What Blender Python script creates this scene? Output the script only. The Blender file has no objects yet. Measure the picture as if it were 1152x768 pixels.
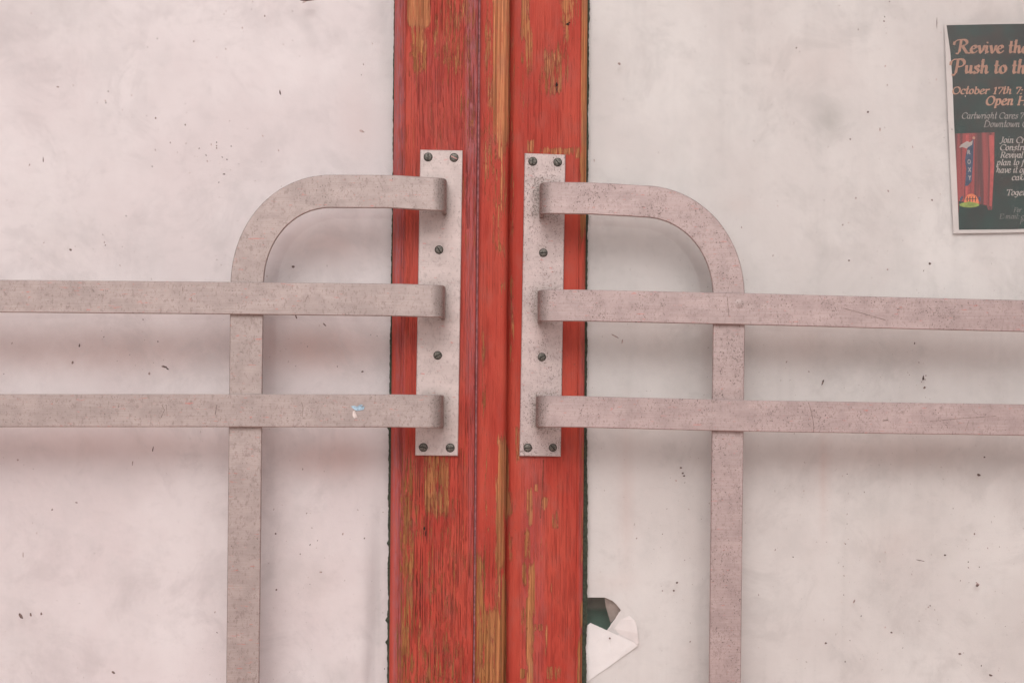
import bpy, bmesh, math, random
import numpy as np
from mathutils import Vector, Matrix, noise as mnoise
from mathutils.geometry import delaunay_2d_cdt
random.seed(7)
S = bpy.context.scene
COL = S.collection

# ------------------------------------------------------------------ geometry of the place
# one unit of the drawing grid (x, y down, h out of the door) is one millimetre on the door plane
D = 2.0                       # camera distance to the door plane
CX, CY, ZC = 570.0, 460.0, 1.15
A = math.radians(0.5)
def at(x, y, h=0.0):
    k = (D*1000 - h) / (D*1000) / 1000
    u = (x-CX)*k; v = -(y-CY)*k
    return Vector((u*math.cos(A)-v*math.sin(A), -h/1000, ZC + u*math.sin(A)+v*math.cos(A)))

def wpos(o):
    p = Vector((0,0,0))
    while o: p += o.location; o = o.parent
    return p
def obj(name, verts, faces, mats, parent=None, fm=None, smooth=False, attrs=None, origin=None):
    c = origin if origin is not None else sum((Vector(v) for v in verts), Vector((0,0,0)))/len(verts)
    me = bpy.data.meshes.new(name)
    me.from_pydata([tuple(Vector(v)-c) for v in verts], [], faces)
    for m in (mats if isinstance(mats, (list,tuple)) else [mats]): me.materials.append(m)
    if fm: me.polygons.foreach_set('material_index', fm)
    if smooth: me.polygons.foreach_set('use_smooth', [True]*len(faces))
    if attrs:
        for k, vals in attrs.items():
            a = me.attributes.new(k, 'FLOAT', 'POINT'); a.data.foreach_set('value', vals)
    me.update()
    o = bpy.data.objects.new(name, me); COL.objects.link(o)
    if parent: o.parent = parent; o.location = c - wpos(parent)
    else: o.location = c
    return o
def thing(name, label, cat, loc, group=None):
    o = bpy.data.objects.new(name, None); o.empty_display_size = .05; COL.objects.link(o)
    o.location = loc; o['label'] = label; o['category'] = cat
    if group: o['group'] = group
    return o
def tag(o, label, cat, group=None):
    o['label'] = label; o['category'] = cat
    if group: o['group'] = group
    return o

# ------------------------------------------------------------------ node helper
class NT:
    def __init__(s, name):
        s.m = bpy.data.materials.new(name); s.m.use_nodes = True
        s.t = s.m.node_tree; s.t.nodes.clear()
        s.out = s.t.nodes.new('ShaderNodeOutputMaterial')
        s.pos = s.t.nodes.new('ShaderNodeNewGeometry').outputs['Position']
    def put(s, sock, v):
        if isinstance(v, bpy.types.NodeSocket): s.t.links.new(v, sock)
        elif v is not None:
            if hasattr(sock.default_value, '__len__'):
                v = tuple(v) if hasattr(v, '__len__') else (v,)*3
                if len(sock.default_value) == 4 and len(v) == 3: v = v + (1,)
            sock.default_value = v
    def n(s, typ, ins=None, out=0, **props):
        nd = s.t.nodes.new('ShaderNode'+typ)
        for k, v in props.items(): setattr(nd, k, v)
        for k, v in (ins or {}).items(): s.put(nd.inputs[k], v)
        return nd.outputs[out]
    def M(s, op, a, b=None, c=None, clamp=False):
        nd = s.t.nodes.new('ShaderNodeMath'); nd.operation = op; nd.use_clamp = clamp
        s.put(nd.inputs[0], a)
        if b is not None: s.put(nd.inputs[1], b)
        if c is not None: s.put(nd.inputs[2], c)
        return nd.outputs[0]
    def vm(s, a, b): return s.n('VectorMath', {0: a, 1: b}, operation='MULTIPLY')
    def va(s, a, b): return s.n('VectorMath', {0: a, 1: b}, operation='ADD')
    def noise(s, sc, detail=3, rough=.55, off=(0,0,0), dist=0):
        v = s.vm(s.va(s.pos, off), sc if hasattr(sc, '__len__') else (sc,)*3)
        return s.n('TexNoise', {'Vector': v, 'Scale': 1.0, 'Detail': detail, 'Roughness': rough, 'Distortion': dist})
    def step(s, v, a, b, lo=0., hi=1.):
        return s.n('MapRange', {0: v, 1: a, 2: b, 3: lo, 4: hi}, interpolation_type='SMOOTHSTEP')
    def mix(s, f, a, b, mode='MIX'):
        nd = s.t.nodes.new('ShaderNodeMix'); nd.data_type = 'RGBA'; nd.blend_type = mode
        s.put(nd.inputs[0], f); s.put(nd.inputs[6], a); s.put(nd.inputs[7], b)
        return nd.outputs[2]
    def attr(s, name): return s.n('Attribute', {}, out=2, attribute_name=name)
    def bump(s, h, strength=.5, dist=.0005): return s.n('Bump', {'Height': h, 'Strength': strength, 'Distance': dist})
    def bsdf(s, color, rough=.6, metal=0., normal=None, spec=.5, **kw):
        nd = s.t.nodes.new('ShaderNodeBsdfPrincipled')
        s.put(nd.inputs['Base Color'], color); s.put(nd.inputs['Roughness'], rough); s.put(nd.inputs['Metallic'], metal)
        s.put(nd.inputs['Specular IOR Level'], spec)
        if normal is not None: s.put(nd.inputs['Normal'], normal)
        s.t.links.new(nd.outputs[0], s.out.inputs[0]); return nd.outputs[0]

# ------------------------------------------------------------------ materials
def wood_paint():
    s = NT('weathered_red_paint')
    wear, crack, fade, tone = (s.attr(k) for k in ('wear', 'crack', 'fade', 'tone'))
    n1 = s.noise((360, 100, 24), 6, .72, dist=.3); n2 = s.noise((1150, 200, 40), 4, .7, (3,0,1)); n0 = s.noise((110,50,60), 5, .7, (0,2,0))
    nn = s.M('ADD', s.M('ADD', s.M('MULTIPLY', n1, .42), s.M('MULTIPLY', n2, .40)), s.M('MULTIPLY', n0, .18))
    v = s.M('ADD', s.M('MULTIPLY_ADD', wear, 1.12, .01), s.M('MULTIPLY', s.M('SUBTRACT', nn, .5), 3.6))
    m = s.step(v, .485, .515)
    rim = s.M('MULTIPLY', s.step(v, .40, .48), s.M('SUBTRACT', 1, m))
    slit = s.M('MULTIPLY', s.step(s.noise((1300, 100, 16), 2, .5, (4,1,6)), .60, .63), s.step(s.noise((170, 50, 26), 3, .6, (6,1,6)), .48, .54))
    m = s.M('MAXIMUM', m, s.M('MULTIPLY', slit, s.step(crack, .3, .7)))
    # bare wood
    g = s.noise((620, 100, 7), 4, .6, (1,0,2)); g2 = s.noise((150, 80, 9), 3, .5, (5,0,2))
    woodA = s.mix(s.step(g, .3, .68), (.25,.085,.034), (.62,.245,.115))
    woodB = s.mix(s.step(g, .3, .68), (.14,.06,.018), (.38,.155,.046))
    wood = s.mix(tone, woodA, woodB)
    wood = s.mix(s.step(g2, .55, .8, 0, .35), wood, (.24,.14,.075))
    wl_ = s.step(s.noise((1250, 100, 9), 3, .6, (8,1,3)), .52, .62, 0, .6)
    wood = s.mix(wl_, wood, (.17,.065,.028))
    wr_ = s.M('MULTIPLY', s.step(s.noise((500, 100, 60), 4, .7, (8,8,3)), .54, .6), s.step(tone, .0, .8, .55, .15))
    wood = s.mix(wr_, wood, (.42,.10,.055))
    # paint
    p = s.mix(s.step(s.noise((30, 20, 9), 3, .5, (7,1,0)), .35, .65), (.385,.044,.028), (.45,.066,.041))
    p = s.mix(s.M('MULTIPLY', s.step(s.noise((700, 100, 7), 3, .6, (2,0,7)), .46, .66, 0, .45), s.M('MULTIPLY_ADD', crack, .8, .14, clamp=True)), p, (.24,.033,.026))
    fn = s.step(s.noise((520, 90, 60), 3, .65, (0,4,4)), .40, .62)
    p = s.mix(s.M('MULTIPLY', fade, s.M('MULTIPLY_ADD', fn, .55, .45)), p, (.33,.105,.11))
    p = s.mix(s.M('MULTIPLY', rim, .38), p, (.52,.15,.11))
    cr = s.M('MULTIPLY', s.step(s.noise((1500, 100, 9), 2, .5, (1,1,9)), .53, .60), crack)
    cr = s.M('MULTIPLY', cr, s.step(s.noise((260, 50, 42), 3, .6, (9,1,9)), .40, .54))
    p = s.mix(s.M('MULTIPLY', cr, .78), p, (.10,.022,.018))
    pits = s.step(s.noise((420,420,300), 2, .5, (3,3,3)), .70, .74)
    p = s.mix(s.M('MULTIPLY', pits, .5), p, (.14,.05,.03))
    col = s.mix(m, p, wood)
    dirt_shade = s.step(s.noise((55,50,28), 4, .6, (4,0,8)), .45, .8, 0, .22)
    col = s.mix(dirt_shade, col, (.20,.13,.11))
    hgt = s.M('SUBTRACT', s.M('SUBTRACT', 1.0, m), s.M('MULTIPLY', cr, .9))
    hgt = s.M('ADD', hgt, s.M('MULTIPLY', n2, .6))
    s.bsdf(col, s.mix(m, (.52,)*3, (.85,)*3), normal=s.bump(hgt, .9, .0012), spec=.22)
    return s.m

def metal(name, dirt_shade=1.0, tint=(.60,.50,.485), mt=.42, fl=.34):
    s = NT(name)
    big = s.noise(26, 3, .55, (1,2,3))
    f1 = s.noise((600, 600, 460), 3, .65, (5,5,5)); f2 = s.noise((1000, 1000, 700), 2, .6, (8,1,1))
    dens = s.step(big, .30, .70, .035, .085)
    d = s.attr('dirt_shade')
    dens = s.M('ADD', s.M('MULTIPLY', dens, dirt_shade), s.M('MULTIPLY', d, .09))
    a = s.M('ADD', s.M('MULTIPLY', f1, .6), s.M('MULTIPLY', f2, .4))
    th = s.M('SUBTRACT', .655, dens)
    sp = s.n('MapRange', {0: a, 1: th, 2: s.M('ADD', th, .05), 3: 0., 4: 1.})
    base = s.mix(s.step(s.noise((14,14,60), 3, .5, (6,0,0)), .3, .7), tint, tuple(c*.88 for c in tint))
    br = s.noise((25, 600, 1500), 2, .6, (0,7,0))          # faint brushing along the bars
    base = s.mix(s.step(br, .35, .7, 0, .14), base, (.74,.66,.64))
    base = s.mix(s.step(s.noise((60,60,60), 4, .65, (2,2,9)), .40, .66, 0, .38), base, tuple(c*.66 for c in tint))
    tk = s.step(s.noise((330,330,190), 4, .7, (7,3,3)), .55, .62, 0, fl)
    base = s.mix(tk, base, (.25,.19,.175))
    base = s.mix(s.M('MULTIPLY', sp, .74), base, (.13,.10,.09))
    red = s.M('MULTIPLY', s.step(s.noise((90,200,420), 3, .6, (2,8,3)), .665, .70), .55)
    base = s.mix(red, base, (.55,.16,.14))
    grime_shade = s.M('MULTIPLY', d, .5)  # attribute also carries painted shade of the bends and crossings
    base = s.mix(grime_shade, base, (.22,.20,.175))
    s.bsdf(base, s.M('MULTIPLY_ADD', sp, .3, .50), metal=mt, normal=s.bump(s.M('ADD', s.M('MULTIPLY', sp, -1), s.M('MULTIPLY', br, .25)), .35, .0003))
    return s.m

def paper(name, a, b, seed, streak=.06):
    s = NT(name)
    st, wm = s.attr('stain_shade'), s.attr('warm')  # grey and warm tints: paper stains plus bar shade painted in
    n = s.noise((7,7,6), 4, .6, (seed,0,0)); n2 = s.noise((22,22,18), 4, .65, (0,seed,0)); n3 = s.noise((60,60,110), 3, .6, (0,0,seed))
    c = s.mix(s.step(n, .32, .68), a, b)
    c = s.mix(s.step(n2, .45, .72, 0, .34), c, tuple(x*.78 for x in b))
    c = s.mix(s.step(n3, .5, .8, 0, .16), c, tuple(x*.72 for x in a))
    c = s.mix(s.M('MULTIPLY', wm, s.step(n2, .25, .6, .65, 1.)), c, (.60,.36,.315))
    c = s.mix(s.M('MULTIPLY', st, s.step(n2, .25, .65, .6, 1.)), c, (.30,.28,.255))
    c = s.mix(s.step(s.noise((38,38,2.2), 4, .65, (seed,seed,0)), .5, .74, 0, streak), c, tuple(x*.72 for x in b))
    c = s.mix(s.step(s.noise((13,13,13), 6, .72, (seed,5,5), .6), .50, .66, 0, .30), c, tuple(x*.72 for x in a))
    sp = s.step(s.noise((420,420,300), 2, .5, (seed,1,4)), .735, .77)
    c = s.mix(s.M('MULTIPLY', sp, .5), c, (.25,.17,.15))
    bm = s.bump(s.M('ADD', s.noise(45, 3, .5, (0,0,3)), s.M('MULTIPLY', s.noise(8, 2, .5, (0,0,9)), 2.)), .5, .0016)
    nd = s.bsdf(c, .85, normal=bm, spec=.2)
    tr = s.n('BsdfTranslucent', {'Color': c})
    mx = s.n('MixShader', {0: .06, 1: nd, 2: tr}); s.t.links.new(mx, s.out.inputs[0])
    return s.m

def simple(name, col, rough=.7, var=.15, sc=200, mt=0., spec=.4, bump=.3):
    s = NT(name)
    n = s.noise(sc, 3, .6)
    c = s.mix(s.step(n, .3, .7), tuple(x*(1-var) for x in col), tuple(min(1, x*(1+var)) for x in col))
    s.bsdf(c, rough, mt, s.bump(n, bump, .0004), spec)
    return s.m

def glass_mat():
    s = NT('dusty_window_glass')
    haze = s.step(s.noise((9,9,7), 4, .65, (3,0,0)), .3, .75, .008, .04)
    t = s.n('BsdfTransparent', {'Color': (.99,1,.99)})
    d = s.n('BsdfDiffuse', {'Color': (.55,.50,.47)})
    g = s.n('BsdfGlossy', {'Color': (1,1,1), 'Roughness': .07})
    a = s.n('MixShader', {0: haze, 1: t, 2: d})
    fr = s.n('Fresnel', {'IOR': 1.45})
    b = s.n('MixShader', {0: s.M('MINIMUM', fr, .5), 1: a, 2: g})
    s.t.links.new(b, s.out.inputs[0]); return s.m

M_WOOD = wood_paint()
M_PLATE_R = metal('speckled_plate_metal', 1.4, (.53,.43,.41), .35)
M_PLATE = metal('satin_plate_metal', .55, (.56,.465,.44), .35)
M_BAR_L = metal('pitted_bar_metal', .95, (.41,.335,.312), .52, .55)
M_BAR_R = metal('speckled_bar_metal', 1.25, (.44,.34,.325), .52, .42)
M_PAPER_L = paper('pink_white_paper', (.74,.655,.665), (.81,.74,.75), 2.)
M_PAPER_R = paper('grey_white_paper', (.675,.62,.61), (.75,.705,.695), 6., .22)
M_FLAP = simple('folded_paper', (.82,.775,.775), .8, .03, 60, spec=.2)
M_FLAP2 = simple('folded_paper_side', (.77,.70,.695), .8, .04, 60, spec=.2)  # darker than the other flap: its shading is put into the colour
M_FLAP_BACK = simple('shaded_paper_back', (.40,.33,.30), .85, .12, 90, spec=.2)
M_GLASS = glass_mat()
M_PUTTY = simple('old_green_putty', (.034,.040,.026), .9, .5, 400)
M_SCREW = simple('oxidised_screw', (.125,.115,.10), .5, .5, 600, .5)
M_SLOT = simple('screw_slot_dark', (.03,.027,.022), .9, .3, 600)  # plain dark colour for slots and countersink rings
M_SLOTP = simple('paint_filled_slot', (.42,.22,.20), .8, .3, 600)
M_CAULK = simple('mauve_caulk', (.27,.11,.115), .8, .35, 260)
M_SPECK = simple('dirt_fleck', (.15,.10,.09), .9, .6, 300)
M_SPECKP = simple('pale_dirt_fleck', (.40,.30,.28), .9, .4, 300)
M_SCR = simple('scratch_line', (.24,.18,.165), .8, .3, 300)
M_GAP = simple('nail_hole_dark', (.02,.014,.01), .95, .2, 300)
def interior():
    s = NT('green_interior_lit_top')
    z = s.n('SeparateXYZ', {0: s.pos}, out=2)
    zz = at(680, 684, -70).z
    c = s.mix(s.step(z, zz-.004, zz+.003), (.10,.24,.18), (.36,.38,.31))  # upper part painted lighter, as if lit, above the dark green
    c = s.mix(s.step(s.noise(60, 3, .6), .4, .7, 0, .5), c, (.04,.09,.075))
    s.bsdf(c, .8); return s.m
M_INT = interior()
M_SPLIT = simple('split_crack_brown', (.16,.05,.03), .9, .4, 300)  # dark brown of the crack line itself

# ------------------------------------------------------------------ doors: wooden stiles
def px(xc, y): return xc - 6.5*y/768
def bl(v, c, r):  # soft falloff, flat in the middle
    return np.clip(1.35 - 1.0*np.abs((v-c)/r)**2.2, 0, 1)
# x, y, rx, ry, strength, tone(0 orange..1 olive)
WEAR = [
 # left stile
 (471,12,13,19,1.2,.0),(471,55,10,34,.50,.35),(466,72,8,18,.34,.4),
 (515,42,22,60,.36,.25),(491,42,4,30,.42,.2),(508,20,12,30,.30,.3),(526,118,10,60,.30,.4),
 (491,545,17,46,.52,.45),(489,520,14,14,.30,.3),(458,640,9,150,.46,.8),(463,555,10,60,.32,.6),(490,700,34,110,.28,.6),(505,610,14,60,.28,.6),
 (480,590,12,40,.25,.6),(495,765,30,60,.36,.6),(453,745,8,70,.4,.8),
 # meeting strip
 (564,55,10,112,1.1,.0),(552,150,10,60,.34,.0),(549,60,5,70,.42,.1),(563,160,8,26,.45,.0),
 (563,215,9,36,.40,.1),(547,205,5,30,.22,.1),(561,262,7,30,.40,.2),(566,305,4,30,.34,.2),(571,200,2,40,.2,.2),
 (544,420,3,60,.34,.5),(566,540,7,52,.75,.25),(563,590,6,60,.62,.3),(561,650,6,60,.44,.5),
 (546,560,5,60,.28,.4),(540,700,7,90,.55,1.),(556,730,14,56,.62,.55),(567,720,3,80,.8,.9),(552,640,10,50,.25,.5),
 # right stile
 (591,20,6,30,.62,.25),(595,60,5,30,.46,.3),(640,8,12,26,.50,.2),(637,55,4,42,.44,.2),(622,82,12,30,.44,.0),(630,70,5,30,.40,.1),
 (610,92,6,24,.34,.1),(589,115,5,40,.24,.4),(587,75,3,20,.3,.4),
 (626,170,24,5,.52,.0),(597,165,4,8,.6,.0),(650,172,3,8,.6,.1),
 (577,100,3,80,.28,.3),(576,230,3,50,.36,.4),(576,360,3,60,.36,.4),(582,500,3,26,.50,.2),(574,565,3,16,.5,.2),(574,615,3,18,.5,.4),
 (596,566,4,18,.62,.3),(597,584,3,8,.7,.0),(613,566,4,8,.60,.2),(603,548,2,5,.8,.1),(593,612,3.4,20,.54,.5),(590,646,3,16,.56,.5),(598,663,4.5,32,.66,.5),
 (595,690,4,20,.62,.6),(596,738,4.5,44,.66,.3),(588,700,3,18,.42,.6),(588,757,3,6,.7,.6),(606,705,5,5,.52,.2),(613,720,4,20,.30,.2),(622,757,10,9,.45,.3),
 (625,585,5,12,.36,.3),(610,640,16,40,.18,.3),
 # right bead
 (658,90,4.2,175,1.0,.35),(656,215,4,60,.6,.4),(657,520,3,40,.40,.3),(655,600,2,40,.36,.2),(654,690,2,16,.55,.1),(653,745,4,36,.55,.7),
]
CRACK = [ # x, y, rx, ry, strength
 (500,110,40,140,.75),(530,150,9,150,.9),(498,300,60,200,.40),(490,650,42,140,1.0),(520,600,16,160,.9),(466,640,16,160,.8),
 (555,700,18,100,.5),(548,300,14,260,.25),(620,650,40,180,.35),(620,110,36,100,.3),(455,300,8,500,.5),(655,450,6,400,.5),(610,450,40,100,.2)]
FADE = [ (449,120,7,260,1.0),(450,420,6,200,.55),(447,620,6,180,.8),(532,80,9,150,1.0),(531,300,8,160,.75),(532,470,6,200,.45),
 (478,90,20,40,.2),(600,620,14,160,.30),(500,250,40,200,.2),(655,420,3,90,.35),(654,600,3,200,.4)]
def field(lst, X, Y):
    o = np.zeros_like(X)
    for e in lst: o = np.maximum(o, bl(X, e[0], e[1+1])*bl(Y, e[1], e[3])*e[4])
    return o
def strip(name, xcs, hs, y0, y1, parent, dy=3.0, wall=None):
    ys = np.arange(y0, y1+dy, dy)
    nx, ny = len(xcs), len(ys)
    verts, X, Y = [], [], []
    for y in ys:
        for xc, h in zip(xcs, hs):
            w = .35*mnoise.noise(Vector((xc*.08, y*.011, 3)))
            verts.append(at(px(xc, y), y, h+w)); X.append(px(xc, y)); Y.append(y)
    faces = [(j*nx+i, j*nx+i+1, (j+1)*nx+i+1, (j+1)*nx+i) for j in range(ny-1) for i in range(nx-1)]
    faces = [f[::-1] for f in faces]
    X, Y = np.array(X), np.array(Y)
    wear = field(WEAR, X, Y); tone = np.zeros_like(X); tw = np.zeros_like(X)
    for e in WEAR:
        w = bl(X, e[0], e[2]*1.3)*bl(Y, e[1], e[3]*1.2)*e[4]; tone += w*e[5]; tw += w
    tone = np.where(tw > 0, tone/np.maximum(tw, 1e-6), .5)
    off = (Y < -20) | (Y > 790)
    wear = np.where(off, .22, wear)
    return obj(name, verts, faces, M_WOOD, parent, smooth=True,
               attrs=dict(wear=wear, tone=tone, crack=field(CRACK, X, Y), fade=field(FADE, X, Y)))
def prof(pts, step=1.0):
    xs, hs = [], []
    for (a, ha), (b, hb) in zip(pts, pts[1:]):
        n = max(1, int(round((b-a)/step)))
        for i in range(n): xs.append(a+(b-a)*i/n); hs.append(ha+(hb-ha)*i/n)
    xs.append(pts[-1][0]); hs.append(pts[-1][1]); return xs, hs

YT, YB = -330.0, 1590.0
doorL = thing('door', 'left wooden door leaf, red paint worn to orange wood on its meeting strip', 'door', at(300, 1600, 0), 'pair of red theatre doors')
doorR = thing('door', 'right wooden door leaf, smoother red paint, with the event poster behind its glass', 'door', at(900, 1600, -8), 'pair of red theatre doors')

xs, hs = prof([(443.6,-11),(444.6,-6),(447,-2.6),(450,-1.6),(453,-2.2),(455.2,-3.6),(456.4,-3.4),(457.6,-.4),(459,0)], .8)
strip('glazing_bead', xs, hs, YT, YB, doorL)
xs, hs = prof([(459,0),(535,0),(537.5,-.3),(538.4,-1.8)], 1.1)
strip('stile', xs, hs, YT, YB, doorL)
xs, hs = prof([(540.4,-2.6),(540.8,-.2),(541.4,3.4),(543.5,5.6),(547,6.4),(565,6.6),(568.5,6),(571,4.4),(572.6,2),(573.4,-1.6),(573.8,-6),(573.8,-18)], 1.0)
strip('meeting_strip', xs, hs, YT, YB, doorL)
def ribbon(name, edge, y0, y1, dy, mat, parent):   # edge(y) -> (xa, xb, ha, hb)
    v, f = [], []
    ys = np.arange(y0, y1, dy)
    for i, y in enumerate(ys):
        xa, xb, ha, hb = edge(y)
        v += [at(xa, y, ha), at(xb, y, hb)]
        if i: k = 2*i; f.append((k-2, k, k+1, k-1))
    return obj(name, v, f, mat, parent, smooth=True)
ribbon('caulk_line', lambda y: (px(538.8,y)+.25*mnoise.noise(Vector((0,y*.05,1))), px(540.4,y)+.35*mnoise.noise(Vector((4,y*.08,1))), -1.3, -1.5), YT, YB, 3, M_CAULK, doorL)
xs, hs = prof([(566,-16),(573.5,-16),(576,-13),(579,-10.2),(583,-8.5),(588,-8),(651,-8),(653,-8.5)], 1.1)
strip('stile', xs, hs, YT, YB, doorR)
xs, hs = prof([(653,-8.5),(654.2,-10.4),(655.5,-10.2),(658.5,-11),(660.6,-13),(661.8,-18),(662,-21)], .7)
strip('glazing_bead', xs, hs, YT, YB, doorR)

# ragged putty lines between glass and bead
def rag(y, k, s=1.0):
    return s*(mnoise.noise(Vector((k, y*.035, 0)))*1.1 + mnoise.noise(Vector((k, y*.16, 5)))*.8 + mnoise.noise(Vector((k, y*.5, 9)))*.45)
def wl(y): return float(np.interp(y, [0,150,350,480,560,768], [1.2,1.0,1.9,3.0,2.6,2.2]))
def wr(y): return float(np.interp(y, [0,150,350,480,560,640,768], [1.5,1.6,2.0,2.6,4.2,4.8,4.2]))
def tick(y, ys): return sum(2.0*math.exp(-((y-a)/2.2)**2) for a in ys)
ribbon('putty_line', lambda y: (px(444.2,y)-max(.3, wl(y)+rag(y,1)+tick(y,(697,722,611,480))), px(445.5,y), -9.3, -7), YT, YB, 1.5, M_PUTTY, doorL)
ribbon('putty_line', lambda y: (px(661.0,y), px(661.6,y)+max(.4, wr(y)+rag(y,7)), -15, -17.2), YT, YB, 1.5, M_PUTTY, doorR)

# glass panes
def quad_slab(name, x0, x1, y0, y1, h, mat, parent):
    return obj(name, [at(x0,y0,h), at(x0,y1,h), at(x1,y1,h), at(x1,y0,h)], [(0,1,2,3)], mat, parent)
XL, XR = -420.0, 1580.0
quad_slab('glass', XL, 448, YT, YB, -10, M_GLASS, doorL)
quad_slab('glass', 655, XR, YT, YB, -18, M_GLASS, doorR)

# nail holes and a long split in the paint
def blob(cx, cy, rx, ry, h, n=9, jit=.3, ang=0.):
    v = []
    for i in range(n):
        a = 2*math.pi*i/n; r = 1+random.uniform(-jit, jit)
        x, y = rx*r*math.cos(a), ry*r*math.sin(a)
        v.append(at(cx+x*math.cos(ang)-y*math.sin(ang), cy+x*math.sin(ang)+y*math.cos(ang), h))
    return v
def blobs(name, lst, mats, parent, stuff=False):
    v, f, fm = [], [], []
    for (b, mi) in lst:
        k = len(v); v += b; f.append(tuple(range(k, k+len(b)))[::-1]); fm.append(mi)
    o = obj(name, v, f, mats, parent, fm=fm)
    if stuff: o['kind'] = 'stuff'
    return o
blobs('nail_hole', [(blob(477.5,594,1.3,2.2,.5),0),(blob(479,600,.5,3.5,.5),0)], [M_GAP], doorL)
blobs('nail_hole', [(blob(638.6,27.3,1.8,1.5,-7.5),0),(blob(640.6,25.6,1.2,.7,-7.4),0)], [M_GAP], doorR)
blobs('nail_hole', [(blob(626.3,95.5,1.3,2.4,-7.5),0),(blob(626.5,101,.5,3.2,-7.4),0)], [M_GAP], doorR)
ribbon('paint_split', lambda y: (611-(y-515)*.045+.5*mnoise.noise(Vector((2,y*.06,0))), 611.8-(y-515)*.045+.5*mnoise.noise(Vector((2,y*.06,0))), -7.5, -7.5), 517, 585, 3, M_SPLIT, doorR)

# ------------------------------------------------------------------ handles
def chamfer_section(w, t, c=.9):
    a, b = w/2, t/2
    return [(-a+c,b),(a-c,b),(a,b-c),(a,-b+c),(a-c,-b),(-a+c,-b),(-a,-b+c),(-a,b-c)]
def sweep(name, P, N, W, t, mat, parent, extra=None, dirt_shade=None):
    """P points of the OUTER face centre line, N outward normals, W widths in mm, t thickness in mm."""
    v, f, da = [], [], []
    n = len(P)
    for i in range(n):
        a, b = P[max(0,i-1)], P[min(n-1,i+1)]
        T = (b-a).normalized(); Nn = (N[i]-T*N[i].dot(T)).normalized(); B = Nn.cross(T)
        c = P[i]-Nn*(t/2000)
        for (u, w) in chamfer_section(W[i], t):
            v.append(c + B*(u/1000) + Nn*(w/1000)); da.append(dirt_shade[i] if dirt_shade else 0.)
    for i in range(n-1):
        for j in range(8):
            k = (j+1) % 8
            f.append((i*8+j, (i+1)*8+j, (i+1)*8+k, i*8+k))
    f.append(tuple(range(8))); f.append(tuple(range((n-1)*8, n*8))[::-1])
    fm = [0]*len(f)
    mats = [mat]
    if extra:
        mats.append(M_SCR)
        for line in extra:
            for (p, q, wd) in zip(line, line[1:], [line[0][2]]*len(line)):
                p0, p1 = at(*p[:2], line[0][3]), at(*q[:2], line[0][3]); d = (p1-p0).normalized()
                s = Vector((-d.z, 0, d.x))*wd/2000; k = len(v)
                v += [p0-s, p0+s, p1+s, p1-s]; da += [0.]*4; f.append((k,k+1,k+2,k+3)); fm.append(1)
    o = obj(name, v, f, mats, parent, fm=fm, attrs=dict(dirt_shade=da))
    bm = bmesh.new(); bm.from_mesh(o.data); bmesh.ops.recalc_face_normals(bm, faces=[x for x in bm.faces if x.material_index == 0]); bm.to_mesh(o.data); bm.free()
    for p in o.data.polygons: p.use_smooth = True
    try:
        o.data.set_sharp_from_angle(angle=math.radians(32))
    except Exception: pass
    return o
def foot(xe, y_of, H, base, side, R=15):
    """points of the return: from the plate up, round the bend to the front. side=+1: bar end faces right (left door)."""
    P, N, Dt = [], [], []
    x_w = xe
    ye = y_of(xe-side*R)
    p0 = at(xe, ye, H)              # extreme of the end at the front level
    c0 = at(xe-side*R, ye, H)
    ex = Vector((side,0,0))
    for h in (base-1.0, base+3, base+10, H-R-2):
        P.append(Vector((p0.x, -h/1000, p0.z))); N.append(ex); Dt.append(1.0 if h < base+4 else .45)
    for k in range(0, 10):
        a = math.pi/2*k/9
        P.append(Vector((p0.x-side*R/1000+side*R/1000*math.cos(a), -(H-R+R*math.sin(a))/1000, p0.z + (c0.z-p0.z)*k/9)))
        N.append((ex*math.cos(a)+Vector((0,-1,0))*math.sin(a)).normalized()); Dt.append(.8*(1-k/9)**.8+.03)  # shading of the bend painted in as darker metal
    return P, N, Dt
FR = Vector((0,-1,0))
def hbar(name, pts, wpx, H, base, side, mat, parent, extra=None, label=None):
    """pts: (x, y centre) from foot end to far end, on the front face"""
    y_of = lambda x: float(np.interp(x*(-side), [p[0]*(-side) for p in pts], [p[1] for p in pts]))
    P, N, Dt = foot(pts[0][0], y_of, H, base, side)
    x = pts[0][0]-side*22
    while (x-pts[-1][0])*side > 0:
        P.append(at(x, y_of(x), H)); N.append(FR); Dt.append(0.); x -= side*14
    k = (2000-H)/2000
    o = sweep(name, P, N, [wpx*k]*len(P), 5.0, mat, parent, extra, Dt)
    if label: o['label'] = label
    return o
HL, HR = 52.0, 46.0
hbar('push_bar', [(499.5,339),(450,337.4),(258,335.2),(0,333),(-400,329.4)], 36.6, HL, 4, 1, M_BAR_L, doorL,
     [[(205,323,.7,HL+.05),(206,329)],[(343,340,.8,HL+.05),(345,335),(347,332)]])
hbar('push_bar', [(497.6,463),(450,462),(258,461.6),(0,461.6),(-400,461)], 37.2, HL, 4, 1, M_BAR_L, doorL,
     [[(181,470,.8,HL+.05),(185,461),(182,455)],[(242,467,1.0,HL+.05),(243,461),(244,455)],[(340,468,.7,HL+.05),(341,458),(339,452)],[(187,455,.6,HL+.05),(188,468)]],
     )
hbar('push_bar', [(605.6,343.5),(650,343.4),(836,347.3),(1000,351.7),(1152,355.4),(1560,366)], 35.6, HR, -4, -1, M_BAR_R, doorR,
     [[(948,346.5,.9,HR+.05),(965,351),(997,360.2)],[(818,333,.9,HR+.05),(819,345),(820,356)]])
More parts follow.
